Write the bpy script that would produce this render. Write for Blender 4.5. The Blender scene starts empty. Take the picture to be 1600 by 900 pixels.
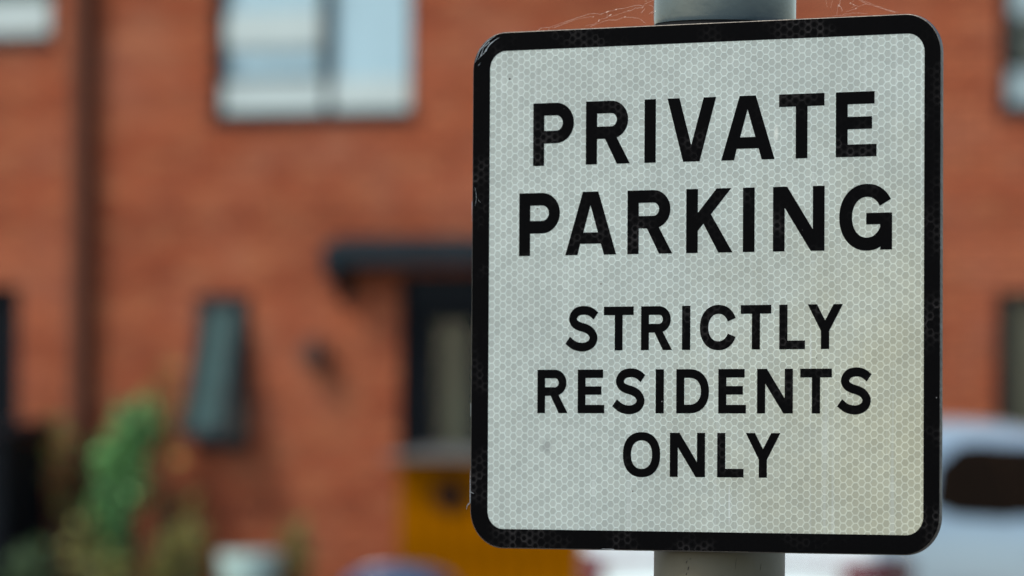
import bpy, bmesh, math, random
from mathutils import Vector, Matrix
from mathutils.bvhtree import BVHTree
random.seed(11)
PI = math.pi
sc = bpy.context.scene
col = sc.collection

# ------------------------------------------------------------------ camera
cd = bpy.data.cameras.new('camera')
cam = bpy.data.objects.new('camera', cd)
col.objects.link(cam)
cd.sensor_width = 36.0
cd.lens = 162.0
cd.clip_start = 0.1
cd.clip_end = 1000.0
PITCH = math.atan(230.0 / 7200.0)
cam.matrix_world = Matrix.Translation((0, 0, 1.45)) @ Matrix.Rotation(PI / 2 + PITCH, 4, 'X') @ Matrix.Rotation(math.radians(0.3), 4, 'Z')
cd.dof.use_dof = True
cd.dof.focus_distance = 2.60
cd.dof.aperture_fstop = 8.3
sc.camera = cam

# ------------------------------------------------------------------ sky, sun, exposure
SUN_EL, SUN_AZ = math.radians(48), math.radians(62)      # azimuth: to the left of straight behind the camera
sun_dir = Vector((-math.sin(SUN_AZ) * math.cos(SUN_EL), -math.cos(SUN_AZ) * math.cos(SUN_EL), math.sin(SUN_EL)))
w = bpy.data.worlds.new('World')
sc.world = w
w.use_nodes = True
wn = w.node_tree.nodes
sky = wn.new('ShaderNodeTexSky')
sky.sky_type = 'NISHITA'
sky.sun_disc = False
sky.ozone_density = 0.15
sky.air_density = 1.0
sky.dust_density = 1.5
sky.sun_elevation = SUN_EL
sky.sun_rotation = math.atan2(sun_dir.x, sun_dir.y)
w.node_tree.links.new(sky.outputs[0], wn['Background'].inputs['Color'])
wn['Background'].inputs['Strength'].default_value = 0.15
ld = bpy.data.lights.new('sun', 'SUN')
ld.energy = 1.5
ld.angle = math.radians(10.0)
ld.color = (1.0, 0.96, 0.90)
so = bpy.data.objects.new('sun', ld)
col.objects.link(so)
so.rotation_euler = sun_dir.to_track_quat('Z', 'Y').to_euler()
so.location = (-6, -4, 12)
sc.view_settings.view_transform = 'Standard'
sc.view_settings.look = 'None'
sc.view_settings.exposure = 0.54
sc.view_settings.gamma = 1.0
sc.render.engine = 'CYCLES'
sc.cycles.use_denoising = True
sc.cycles.max_bounces = 6
sc.cycles.caustics_reflective = False
sc.cycles.caustics_refractive = False
try:
    sc.cycles.denoising_prefilter = 'ACCURATE'
except Exception:
    pass

# ------------------------------------------------------------------ materials
def node(nt, kind, **kw):
    n = nt.nodes.new(kind)
    for k, v in kw.items():
        setattr(n, k, v)
    return n

def mat(name, color, rough=0.6, metal=0.0, vary=0.0, scale=6.0, bump=0.0, bscale=40.0, coat=0.0, spec=0.5, rand=0.0):
    m = bpy.data.materials.new(name)
    m.use_nodes = True
    nt = m.node_tree
    b = nt.nodes['Principled BSDF']
    b.inputs['Base Color'].default_value = (*color, 1)
    b.inputs['Roughness'].default_value = rough
    b.inputs['Metallic'].default_value = metal
    b.inputs['Coat Weight'].default_value = coat
    b.inputs['Specular IOR Level'].default_value = spec
    tc = node(nt, 'ShaderNodeTexCoord')
    last = None
    if vary > 0:
        nz = node(nt, 'ShaderNodeTexNoise')
        nz.inputs['Scale'].default_value = scale
        nz.inputs['Detail'].default_value = 6
        nt.links.new(tc.outputs['Object'], nz.inputs['Vector'])
        mr = node(nt, 'ShaderNodeMapRange')
        mr.inputs['From Min'].default_value = 0.25
        mr.inputs['From Max'].default_value = 0.75
        mr.inputs['To Min'].default_value = 1 - vary
        mr.inputs['To Max'].default_value = 1 + vary
        nt.links.new(nz.outputs['Fac'], mr.inputs['Value'])
        hs = node(nt, 'ShaderNodeHueSaturation')
        hs.inputs['Color'].default_value = (*color, 1)
        nt.links.new(mr.outputs[0], hs.inputs['Value'])
        last = hs.outputs[0]
    if rand > 0:
        oi = node(nt, 'ShaderNodeNewGeometry')
        mr2 = node(nt, 'ShaderNodeMapRange')
        mr2.inputs['To Min'].default_value = 1 - rand
        mr2.inputs['To Max'].default_value = 1 + rand
        nt.links.new(oi.outputs['Random Per Island'], mr2.inputs['Value'])
        hs2 = node(nt, 'ShaderNodeHueSaturation')
        if last is not None:
            nt.links.new(last, hs2.inputs['Color'])
        else:
            hs2.inputs['Color'].default_value = (*color, 1)
        nt.links.new(mr2.outputs[0], hs2.inputs['Value'])
        last = hs2.outputs[0]
    if last is not None:
        nt.links.new(last, b.inputs['Base Color'])
    if bump > 0:
        nb = node(nt, 'ShaderNodeTexNoise')
        nb.inputs['Scale'].default_value = bscale
        nb.inputs['Detail'].default_value = 4
        nt.links.new(tc.outputs['Object'], nb.inputs['Vector'])
        bp = node(nt, 'ShaderNodeBump')
        bp.inputs['Strength'].default_value = bump
        bp.inputs['Distance'].default_value = 0.01
        nt.links.new(nb.outputs['Fac'], bp.inputs['Height'])
        nt.links.new(bp.outputs[0], b.inputs['Normal'])
    return m

def hex_nodes(nt, dx=0.003767, dy=0.0045):
    """honeycomb cells of the sheeting: returns (edge distance 0 centre..1 wall, cell id vector)"""
    L = nt.links.new
    tc = node(nt, 'ShaderNodeTexCoord')
    # the sheeting is hand laid: its cells wander a little
    nz = node(nt, 'ShaderNodeTexNoise')
    nz.inputs['Scale'].default_value = 420
    L(tc.outputs['Object'], nz.inputs['Vector'])
    ws = node(nt, 'ShaderNodeVectorMath', operation='SUBTRACT')
    ws.inputs[1].default_value = (0.5, 0.5, 0.5)
    L(nz.outputs['Color'], ws.inputs[0])
    wm = node(nt, 'ShaderNodeVectorMath', operation='SCALE')
    wm.inputs['Scale'].default_value = 0.0007
    L(ws.outputs[0], wm.inputs[0])
    wa = node(nt, 'ShaderNodeVectorMath', operation='ADD')
    L(tc.outputs['Object'], wa.inputs[0])
    L(wm.outputs[0], wa.inputs[1])
    # to regular hexagons with row spacing 1: x scaled so that the column spacing is sqrt(3)/2
    sv = node(nt, 'ShaderNodeVectorMath', operation='MULTIPLY')
    sv.inputs[1].default_value = (math.sqrt(3) / 2 / dx, 1 / dy, 0)
    L(wa.outputs[0], sv.inputs[0])
    r = (math.sqrt(3), 1.0, 1.0)
    h = (math.sqrt(3) / 2, 0.5, 0.5)
    def cell(shift):
        off = node(nt, 'ShaderNodeVectorMath', operation='SUBTRACT')
        off.inputs[1].default_value = shift
        L(sv.outputs[0], off.inputs[0])
        md = node(nt, 'ShaderNodeVectorMath', operation='WRAP')
        md.inputs[1].default_value = h
        md.inputs[2].default_value = (-h[0], -h[1], -h[2])
        L(off.outputs[0], md.inputs[0])
        ln = node(nt, 'ShaderNodeVectorMath', operation='LENGTH')
        fl = node(nt, 'ShaderNodeVectorMath', operation='MULTIPLY')
        fl.inputs[1].default_value = (1, 1, 0)
        L(md.outputs[0], fl.inputs[0])
        L(fl.outputs[0], ln.inputs[0])
        return fl.outputs[0], ln.outputs['Value']
    a, la = cell((0, 0, 0))
    b, lb = cell(h)
    lt = node(nt, 'ShaderNodeMath', operation='LESS_THAN')
    L(la, lt.inputs[0])
    L(lb, lt.inputs[1])
    mx = node(nt, 'ShaderNodeMix', data_type='VECTOR')
    L(lt.outputs[0], mx.inputs['Factor'])
    L(b, mx.inputs['A'] if False else mx.inputs[4])
    L(a, mx.inputs[5])
    g = mx.outputs[1]
    idv = node(nt, 'ShaderNodeVectorMath', operation='SUBTRACT')
    L(sv.outputs[0], idv.inputs[0])
    L(g, idv.inputs[1])
    ab = node(nt, 'ShaderNodeVectorMath', operation='ABSOLUTE')
    L(g, ab.inputs[0])
    sp = node(nt, 'ShaderNodeSeparateXYZ')
    L(ab.outputs[0], sp.inputs[0])
    d1 = node(nt, 'ShaderNodeVectorMath', operation='DOT_PRODUCT')
    d1.inputs[1].default_value = (math.sqrt(3) / 2, 0.5, 0)
    L(ab.outputs[0], d1.inputs[0])
    m = node(nt, 'ShaderNodeMath', operation='MAXIMUM')
    L(d1.outputs['Value'], m.inputs[0])
    L(sp.outputs['Y'], m.inputs[1])
    m2 = node(nt, 'ShaderNodeMath', operation='MULTIPLY')
    m2.inputs[1].default_value = 2.0
    L(m.outputs[0], m2.inputs[0])
    return m2.outputs[0], idv.outputs[0], tc

def ramp_val(nt, src, a, b, lo, hi):
    mr = node(nt, 'ShaderNodeMapRange')
    mr.interpolation_type = 'SMOOTHSTEP'
    for k, v in zip(('From Min', 'From Max', 'To Min', 'To Max'), (a, b, lo, hi)):
        mr.inputs[k].default_value = v
    nt.links.new(src, mr.inputs['Value'])
    return mr.outputs[0]

def mixc(nt, fac, a, b, blend='MIX'):
    mx = node(nt, 'ShaderNodeMix', data_type='RGBA', blend_type=blend)
    for s, v in ((0, fac), (6, a), (7, b)):
        if isinstance(v, (int, float)):
            mx.inputs[s].default_value = v
        elif isinstance(v, tuple):
            mx.inputs[s].default_value = (*v, 1)
        else:
            nt.links.new(v, mx.inputs[s])
    return mx.outputs[2]

def sheeting_material():
    m = bpy.data.materials.new('white_honeycomb_sheeting')
    m.use_nodes = True
    nt = m.node_tree
    L = nt.links.new
    b = nt.nodes['Principled BSDF']
    d, cid, tc = hex_nodes(nt)
    wall = ramp_val(nt, d, 0.76, 0.90, 0, 1)
    wn_ = node(nt, 'ShaderNodeTexWhiteNoise', noise_dimensions='2D')
    L(cid, wn_.inputs['Vector'])
    cellv = ramp_val(nt, wn_.outputs['Value'], 0, 1, 0.93, 1.06)
    big = node(nt, 'ShaderNodeTexNoise')
    big.inputs['Scale'].default_value = 14
    big.inputs['Detail'].default_value = 3
    L(tc.outputs['Object'], big.inputs['Vector'])
    bigv = ramp_val(nt, big.outputs['Fac'], 0.25, 0.75, 0.93, 1.06)
    # yellower tint towards the lower right corner of the sheet
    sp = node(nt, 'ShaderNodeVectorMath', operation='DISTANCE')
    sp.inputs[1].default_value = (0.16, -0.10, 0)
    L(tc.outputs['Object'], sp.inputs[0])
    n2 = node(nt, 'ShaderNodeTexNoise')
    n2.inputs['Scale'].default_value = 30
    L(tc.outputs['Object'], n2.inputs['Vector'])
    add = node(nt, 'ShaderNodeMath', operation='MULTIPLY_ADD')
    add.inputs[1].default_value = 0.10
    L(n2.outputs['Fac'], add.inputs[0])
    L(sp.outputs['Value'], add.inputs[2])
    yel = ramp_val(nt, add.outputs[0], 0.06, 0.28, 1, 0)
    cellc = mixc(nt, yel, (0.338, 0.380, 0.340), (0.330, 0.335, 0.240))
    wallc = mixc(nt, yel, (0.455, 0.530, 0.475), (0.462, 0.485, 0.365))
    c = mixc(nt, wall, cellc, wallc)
    # faint vertical water streaks
    mp = node(nt, 'ShaderNodeMapping')
    mp.inputs['Scale'].default_value = (260, 5, 1)
    L(tc.outputs['Object'], mp.inputs['Vector'])
    st = node(nt, 'ShaderNodeTexNoise')
    st.inputs['Scale'].default_value = 1
    L(mp.outputs[0], st.inputs['Vector'])
    stv = ramp_val(nt, st.outputs['Fac'], 0.58, 0.78, 0, 0.34)
    c = mixc(nt, stv, c, (0.50, 0.56, 0.52))
    # tiny dirt specks
    vo = node(nt, 'ShaderNodeTexVoronoi')
    vo.inputs['Scale'].default_value = 95
    L(tc.outputs['Object'], vo.inputs['Vector'])
    spn = node(nt, 'ShaderNodeSeparateColor')
    L(vo.outputs['Color'], spn.inputs[0])
    pick = node(nt, 'ShaderNodeMath', operation='GREATER_THAN')
    pick.inputs[1].default_value = 0.95
    L(spn.outputs[0], pick.inputs[0])
    near = ramp_val(nt, vo.outputs['Distance'], 0.03, 0.075, 0.75, 0)
    pm = node(nt, 'ShaderNodeMath', operation='MULTIPLY')
    L(pick.outputs[0], pm.inputs[0])
    L(near, pm.inputs[1])
    c = mixc(nt, pm.outputs[0], c, (0.10, 0.09, 0.07))
    # single marks: a grey smudge, a pale scrape, a dried water run
    for cx, cy, kx, ky, rad, colr, amt in ((-0.0985, -0.0905, 1, 0.8, 0.0045, (0.20, 0.22, 0.205), 0.55), (0.0480, 0.0860, 2.6, 0.8, 0.0050, (0.62, 0.66, 0.58), 0.75),
                                           (0.0195, -0.1230, 14, 0.8, 0.0130, (0.58, 0.64, 0.60), 0.6), (0.0060, -0.0200, 12, 0.35, 0.012, (0.55, 0.60, 0.57), 0.35),
                                           (0.0700, -0.0500, 14, 0.35, 0.014, (0.55, 0.60, 0.57), 0.35), (-0.1245, 0.1225, 1, 1, 0.0010, (0.02, 0.02, 0.015), 0.95)):
        o1 = node(nt, 'ShaderNodeVectorMath', operation='SUBTRACT')
        o1.inputs[1].default_value = (cx, cy, 0)
        L(tc.outputs['Object'], o1.inputs[0])
        o2 = node(nt, 'ShaderNodeVectorMath', operation='MULTIPLY')
        o2.inputs[1].default_value = (kx, ky, 0)
        L(o1.outputs[0], o2.inputs[0])
        o3 = node(nt, 'ShaderNodeVectorMath', operation='LENGTH')
        L(o2.outputs[0], o3.inputs[0])
        c = mixc(nt, ramp_val(nt, o3.outputs['Value'], rad * 0.25, rad, amt, 0), c, colr)
    mul = node(nt, 'ShaderNodeMath', operation='MULTIPLY')
    L(cellv, mul.inputs[0])
    L(bigv, mul.inputs[1])
    hs = node(nt, 'ShaderNodeHueSaturation')
    L(c, hs.inputs['Color'])
    L(mul.outputs[0], hs.inputs['Value'])
    L(hs.outputs[0], b.inputs['Base Color'])
    b.inputs['Roughness'].default_value = 0.34
    b.inputs['Specular IOR Level'].default_value = 0.35
    bp = node(nt, 'ShaderNodeBump')
    bp.inputs['Strength'].default_value = 0.35
    bp.inputs['Distance'].default_value = 0.0002
    L(wall, bp.inputs['Height'])
    L(bp.outputs[0], b.inputs['Normal'])
    return m

def black_film_material():
    m = bpy.data.materials.new('black_film_over_honeycomb')
    m.use_nodes = True
    nt = m.node_tree
    L = nt.links.new
    b = nt.nodes['Principled BSDF']
    d, cid, tc = hex_nodes(nt)
    dome = ramp_val(nt, d, 0.35, 0.95, 0, 1)
    big = node(nt, 'ShaderNodeTexNoise')
    big.inputs['Scale'].default_value = 22
    big.inputs['Detail'].default_value = 2
    L(tc.outputs['Object'], big.inputs['Vector'])
    patch = ramp_val(nt, big.outputs['Fac'], 0.48, 0.66, 0.02, 1)
    wn_ = node(nt, 'ShaderNodeTexWhiteNoise', noise_dimensions='2D')
    L(cid, wn_.inputs['Vector'])
    k = node(nt, 'ShaderNodeMath', operation='MULTIPLY')
    L(patch, k.inputs[0])
    L(wn_.outputs['Value'], k.inputs[1])
    hgt = node(nt, 'ShaderNodeMath', operation='MULTIPLY')
    L(dome, hgt.inputs[0])
    L(k.outputs[0], hgt.inputs[1])
    # scuffs and pinpricks of dust
    vo = node(nt, 'ShaderNodeTexVoronoi')
    vo.inputs['Scale'].default_value = 170
    L(tc.outputs['Object'], vo.inputs['Vector'])
    spn = node(nt, 'ShaderNodeSeparateColor')
    L(vo.outputs['Color'], spn.inputs[0])
    pick = node(nt, 'ShaderNodeMath', operation='GREATER_THAN')
    pick.inputs[1].default_value = 0.98
    L(spn.outputs[0], pick.inputs[0])
    near = ramp_val(nt, vo.outputs['Distance'], 0.03, 0.085, 0.45, 0)
    pm = node(nt, 'ShaderNodeMath', operation='MULTIPLY')
    L(pick.outputs[0], pm.inputs[0])
    L(near, pm.inputs[1])
    base = mixc(nt, hgt.outputs[0], (0.0016, 0.0016, 0.0018), (0.0200, 0.0188, 0.0182))
    c = mixc(nt, pm.outputs[0], base, (0.35, 0.35, 0.33))
    L(c, b.inputs['Base Color'])
    b.inputs['Roughness'].default_value = 0.42
    b.inputs['Specular IOR Level'].default_value = 0.022
    bp = node(nt, 'ShaderNodeBump')
    bp.inputs['Strength'].default_value = 0.7
    bp.inputs['Distance'].default_value = 0.0005
    L(hgt.outputs[0], bp.inputs['Height'])
    L(bp.outputs[0], b.inputs['Normal'])
    return m

def brick_material(name, per_object):
    m = bpy.data.materials.new(name)
    m.use_nodes = True
    nt = m.node_tree
    L = nt.links.new
    b = nt.nodes['Principled BSDF']
    b.inputs['Roughness'].default_value = 0.85
    b.inputs['Specular IOR Level'].default_value = 0.2
    if per_object:
        src = node(nt, 'ShaderNodeObjectInfo').outputs['Random']
    else:
        src = node(nt, 'ShaderNodeNewGeometry').outputs['Random Per Island']
    cr = node(nt, 'ShaderNodeValToRGB')
    e = cr.color_ramp.elements
    e[0].position, e[0].color = 0.0, (0.281, 0.0651, 0.0254, 1)
    e[1].position, e[1].color = 1.0, (0.421, 0.1348, 0.0558, 1)
    for p_, c_ in ((0.22, (0.348, 0.0856, 0.0336, 1)), (0.55, (0.383, 0.1023, 0.0402, 1)), (0.8, (0.364, 0.1079, 0.0459, 1))):
        x = e.new(p_)
        x.color = c_
    L(src, cr.inputs[0])
    geo = node(nt, 'ShaderNodeNewGeometry')
    sx = node(nt, 'ShaderNodeSeparateXYZ')
    L(geo.outputs['Position'], sx.inputs[0])
    cn_ = node(nt, 'ShaderNodeMath', operation='MULTIPLY')
    cn_.inputs[1].default_value = 1 / 0.075
    L(sx.outputs['Z'], cn_.inputs[0])
    fl_ = node(nt, 'ShaderNodeMath', operation='FLOOR')
    L(cn_.outputs[0], fl_.inputs[0])
    wn1 = node(nt, 'ShaderNodeTexWhiteNoise', noise_dimensions='1D')
    L(fl_.outputs[0], wn1.inputs['W'])
    nz = node(nt, 'ShaderNodeTexNoise')
    nz.inputs['Scale'].default_value = 0.8
    nz.inputs['Detail'].default_value = 2
    L(geo.outputs['Position'], nz.inputs['Vector'])
    mu = node(nt, 'ShaderNodeMath', operation='MULTIPLY')
    L(ramp_val(nt, wn1.outputs['Value'], 0, 1, 0.90, 1.10), mu.inputs[0])
    L(ramp_val(nt, nz.outputs['Fac'], 0.3, 0.7, 0.94, 1.06), mu.inputs[1])
    hs = node(nt, 'ShaderNodeHueSaturation')
    L(cr.outputs[0], hs.inputs['Color'])
    L(mu.outputs[0], hs.inputs['Value'])
    n3 = node(nt, 'ShaderNodeTexNoise')
    n3.inputs['Scale'].default_value = 1.1
    n3.inputs['Detail'].default_value = 5
    n3.inputs['Roughness'].default_value = 0.6
    n3m = node(nt, 'ShaderNodeMapping')
    n3m.inputs['Location'].default_value = (5.1, 0.0, 7.7)
    L(geo.outputs['Position'], n3m.inputs['Vector'])
    L(n3m.outputs[0], n3.inputs['Vector'])
    worn = mixc(nt, ramp_val(nt, n3.outputs['Fac'], 0.42, 0.72, 0, 0.36), hs.outputs[0], (0.46, 0.205, 0.125))
    worn = mixc(nt, ramp_val(nt, n3.outputs['Fac'], 0.30, 0.46, 0.30, 0), worn, (0.20, 0.060, 0.032))
    L(worn, b.inputs['Base Color'])
    nb = node(nt, 'ShaderNodeTexNoise')
    nb.inputs['Scale'].default_value = 90
    L(geo.outputs['Position'], nb.inputs['Vector'])
    bp = node(nt, 'ShaderNodeBump')
    bp.inputs['Strength'].default_value = 0.5
    bp.inputs['Distance'].default_value = 0.004
    L(nb.outputs['Fac'], bp.inputs['Height'])
    L(bp.outputs[0], b.inputs['Normal'])
    return m

def glass_material(name, tint, refl=0.12):
    m = bpy.data.materials.new(name)
    m.use_nodes = True
    nt = m.node_tree
    L = nt.links.new
    nt.nodes.remove(nt.nodes['Principled BSDF'])
    out = nt.nodes['Material Output']
    tr = node(nt, 'ShaderNodeBsdfTransparent')
    tr.inputs[0].default_value = (*tint, 1)
    gl = node(nt, 'ShaderNodeBsdfGlossy')
    gl.inputs['Roughness'].default_value = 0.03
    lw = node(nt, 'ShaderNodeLayerWeight')
    lw.inputs['Blend'].default_value = 0.5
    pw_ = node(nt, 'ShaderNodeMath', operation='POWER')
    pw_.inputs[1].default_value = 5.0
    L(lw.outputs['Facing'], pw_.inputs[0])
    ad = node(nt, 'ShaderNodeMath', operation='ADD')
    ad.inputs[1].default_value = 0.04 + refl
    ad.use_clamp = True
    L(pw_.outputs[0], ad.inputs[0])
    mx = node(nt, 'ShaderNodeMixShader')
    L(ad.outputs[0], mx.inputs[0])
    L(tr.outputs[0], mx.inputs[1])
    L(gl.outputs[0], mx.inputs[2])
    L(mx.outputs[0], out.inputs[0])
    return m

M = {
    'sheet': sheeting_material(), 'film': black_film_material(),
    'plate': mat('bare_aluminium', (0.20, 0.185, 0.155), 0.5, 1.0, 0.2, 60, 0.15, 300),
    'post': mat('grey_coated_steel', (0.138, 0.122, 0.074), 0.38, 0.0, 0.10, 18, 0.04, 90, spec=0.35),
    'cap': mat('blue_grey_sleeve', (0.058, 0.090, 0.097), 0.17, 0.30, 0.07, 12, 0.02, 60, spec=0.9),
    'silk': mat('spider_silk', (0.90, 0.74, 0.60), 0.5),
    'scuff': mat('scraped_edge', (0.36, 0.40, 0.40), 0.4, 0.2, 0.5, 900),
    'brick_one': brick_material('red_brick_single', True), 'brick_many': brick_material('red_brick', False),
    'mortar': mat('dark_mortar', (0.050, 0.030, 0.022), 0.95, 0, 0.2, 20, 0.3, 60),
    'dark_frame': mat('anthracite_window_frame', (0.010, 0.014, 0.018), 0.55, 0, 0.1, 8, spec=0.12),
    'white': mat('white_painted_board', (0.50, 0.595, 0.555), 0.5, 0, 0.05, 5),
    'blind': mat('pale_blue_blind', (0.40, 0.60, 0.655), 0.8, 0, 0.08, 3),
    'glass': glass_material('window_glass', (0.98, 0.99, 0.99), 0.0),
    'sash_glass': glass_material('obscured_sash_glass', (0.70, 0.85, 0.85), -0.025),
    'dull_board': mat('grey_green_board', (0.30, 0.40, 0.40), 0.6, 0, 0.08, 5),
    'shade_gap_ring': mat('painted_gap_shade', (0.006, 0.006, 0.006), 0.7, 0, 0.1, 40, spec=0.2),  # flat black in place of the shadow gap below the post cap
    'lamp': mat('bronze_lamp_paint', (0.085, 0.040, 0.027), 0.6, 0, 0.1, 20, spec=0.2),
    'handle': mat('rusty_iron', (0.030, 0.013, 0.007), 0.8, 0, 0.2, 20, spec=0.05),
    'room': mat('dim_room', (0.05, 0.055, 0.05), 0.9, 0, 0.2, 3),
    'grey_curtain': mat('grey_green_curtain', (0.024, 0.040, 0.026), 0.9, 0, 0.12, 8),
    'bluish_curtain': mat('blue_grey_curtain', (0.035, 0.078, 0.072), 0.9, 0, 0.25, 6),
    'door': mat('dark_navy_door_paint', (0.006, 0.008, 0.010), 0.5, 0, 0.1, 6, spec=0.06),
    'canopy': mat('slate_canopy_sheet', (0.008, 0.018, 0.023), 0.55, 0, 0.15, 5, spec=0.15),
    'pipe': mat('brown_downpipe', (0.130, 0.052, 0.031), 0.6, 0, 0.15, 8, spec=0.05),
    'tile': mat('grey_roof_tile', (0.09, 0.085, 0.085), 0.8, 0, 0.2, 6, 0.3, 30),
    'asphalt': mat('pale_bounce_asphalt', (0.150, 0.145, 0.138), 0.9, 0, 0.25, 3, 0.5, 120),  # unseen ground, lightened to bounce light onto the car and walls
    'paving': mat('concrete_paving', (0.30, 0.29, 0.27), 0.85, 0, 0.2, 3, 0.3, 60),
    'kerb': mat('concrete_kerb', (0.34, 0.33, 0.31), 0.85, 0, 0.2, 6, 0.3, 60),
    'soil': mat('garden_soil', (0.055, 0.036, 0.025), 0.95, 0, 0.4, 9, 0.8, 40),
    'amber': mat('amber_stained_timber', (0.235, 0.080, 0.0003), 0.8, 0, 0.45, 3, 0.2, 60, spec=0.0),
    'amber_lid': mat('weathered_lid_felt', (0.10, 0.105, 0.095), 0.7, 0, 0.2, 9, 0.2, 60),
    'iron': mat('dark_iron', (0.022, 0.016, 0.013), 0.5, 0.3, 0.2, 20),
    'cabinet': mat('black_store_panel', (0.004, 0.006, 0.008), 0.6, 0, 0.2, 4, spec=0.1),
    'pot': mat('pale_glazed_pot', (0.40, 0.56, 0.50), 0.4, 0, 0.08, 6),
    'blue_box': mat('blue_plastic_box', (0.024, 0.085, 0.180), 0.18, 0, 0.1, 5, spec=0.8),
    'leaf_green': mat('fresh_green_leaf', (0.170, 0.405, 0.130), 0.5, 0, 0.25, 5, rand=0.8),
    'leaf_olive': mat('olive_leaf', (0.215, 0.200, 0.040), 0.6, 0, 0.25, 5, rand=0.7),
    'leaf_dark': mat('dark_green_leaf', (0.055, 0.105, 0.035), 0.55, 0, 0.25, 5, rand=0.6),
    'bark': mat('twig_bark', (0.09, 0.06, 0.04), 0.9, 0, 0.3, 20),
    'paint': mat('white_car_paint', (0.63, 0.735, 0.71), 0.34, 0, 0.02, 2, coat=1.0, spec=0.6),
    'car_glass': mat('dark_car_glass', (0.030, 0.017, 0.010), 0.3, 0, 0.1, 3, spec=0.0),
    'trim': mat('black_car_trim', (0.012, 0.012, 0.013), 0.5, 0, 0.1, 9),
    'red_lens': mat('red_lamp_lens', (0.11, 0.003, 0.010), 0.25, 0, 0.15, 12, coat=0.15),
    'rubber': mat('tyre_rubber', (0.02, 0.02, 0.02), 0.8, 0, 0.1, 20),
    'alloy': mat('alloy_rim', (0.5, 0.5, 0.5), 0.35, 0.8, 0.1, 9),
    'plate_yellow': mat('plain_yellow_plate', (0.65, 0.48, 0.03), 0.4, 0, 0.05, 9),
}

# ------------------------------------------------------------------ helpers
def empty(name, loc, rz=0.0, label=None, cat=None, group=None):
    o = bpy.data.objects.new(name, None)
    col.objects.link(o)
    o.location = loc
    o.rotation_euler = (0, 0, rz)
    o.empty_display_size = 0.1
    tag(o, label, cat, group)
    return o

def tag(o, label=None, cat=None, group=None, kind=None):
    for k, v in (('label', label), ('category', cat), ('group', group), ('kind', kind)):
        if v:
            o[k] = v
    return o

def link(name, me, parent=None, material=None):
    o = bpy.data.objects.new(name, me)
    col.objects.link(o)
    if parent is not None:
        o.parent = parent
    if material is not None:
        me.materials.append(material)
    return o

class MB:
    def __init__(self):
        self.bm = bmesh.new()
    def box(self, x0, x1, y0, y1, z0, z1):
        v = [self.bm.verts.new((x, y, z)) for z in (z0, z1) for y in (y0, y1) for x in (x0, x1)]
        for f in ((0, 2, 3, 1), (4, 5, 7, 6), (0, 1, 5, 4), (2, 6, 7, 3), (0, 4, 6, 2), (1, 3, 7, 5)):
            self.bm.faces.new([v[i] for i in f])
        return self
    def sheet(self, x0, x1, y, z0, z1):
        self.bm.faces.new([self.bm.verts.new(p) for p in ((x0, y, z0), (x1, y, z0), (x1, y, z1), (x0, y, z1))])
        return self
    def prism(self, pts, axis, a, b):
        """pts: outline in the two other axes (in xyz order); extruded from a to b along axis"""
        def p3(q, t):
            q = list(q)
            q.insert(axis, t)
            return q
        lo = [self.bm.verts.new(p3(q, a)) for q in pts]
        hi = [self.bm.verts.new(p3(q, b)) for q in pts]
        n = len(pts)
        self.bm.faces.new(lo)
        self.bm.faces.new(hi[::-1])
        for i in range(n):
            self.bm.faces.new((lo[i], hi[i], hi[(i + 1) % n], lo[(i + 1) % n]))
        return self
    def lathe(self, prof, c=(0, 0, 0), n=32, axis='Z'):
        rings = []
        for r, z in prof:
            ring = []
            for k in range(n):
                a = 2 * PI * k / n
                p = (r * math.cos(a), r * math.sin(a), z)
                if axis == 'Y':
                    p = (p[0], p[2], p[1])
                ring.append(self.bm.verts.new((p[0] + c[0], p[1] + c[1], p[2] + c[2])))
            rings.append(ring)
        for a, b in zip(rings, rings[1:]):
            for k in range(n):
                self.bm.faces.new((a[k], a[(k + 1) % n], b[(k + 1) % n], b[k]))
        self.bm.faces.new(rings[0][::-1])
        self.bm.faces.new(rings[-1])
        return self
    def tube(self, pts, r, n=6):
        pts = [Vector(p) for p in pts]
        rings = []
        for i, p in enumerate(pts):
            t = (pts[min(i + 1, len(pts) - 1)] - pts[max(i - 1, 0)]).normalized()
            up = Vector((0, 0, 1)) if abs(t.z) < 0.9 else Vector((1, 0, 0))
            a = t.cross(up).normalized()
            b = t.cross(a)
            rr = r[i] if isinstance(r, (list, tuple)) else r
            rings.append([self.bm.verts.new(p + (a * math.cos(2 * PI * k / n) + b * math.sin(2 * PI * k / n)) * rr) for k in range(n)])
        for a, b in zip(rings, rings[1:]):
            for k in range(n):
                self.bm.faces.new((a[k], a[(k + 1) % n], b[(k + 1) % n], b[k]))
        self.bm.faces.new(rings[0][::-1])
        self.bm.faces.new(rings[-1])
        return self
    def build(self, name, material, parent=None, smooth=False, bevel=0.0, seg=2):
        if len(self.bm.faces) > 1:
            bmesh.ops.recalc_face_normals(self.bm, faces=self.bm.faces)
        me = bpy.data.meshes.new(name)
        self.bm.to_mesh(me)
        self.bm.free()
        if smooth:
            for p in me.polygons:
                p.use_smooth = True
            me.set_sharp_from_angle(angle=math.radians(35))
        o = link(name, me, parent, material)
        if bevel > 0:
            md = o.modifiers.new('bevel', 'BEVEL')
            md.width = bevel
            md.segments = seg
            md.limit_method = 'ANGLE'
        return o

# ------------------------------------------------------------------ setting
def ground_sheet(name, x0, x1, y0, y1, z, material, thick=0.0):
    b = MB()
    if thick:
        b.box(x0, x1, y0, y1, z - thick, z)
    else:
        v = [b.bm.verts.new(p) for p in ((x0, y0, z), (x1, y0, z), (x1, y1, z), (x0, y1, z))]
        b.bm.faces.new(v)
    return tag(b.build(name, material), kind='structure')

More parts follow.
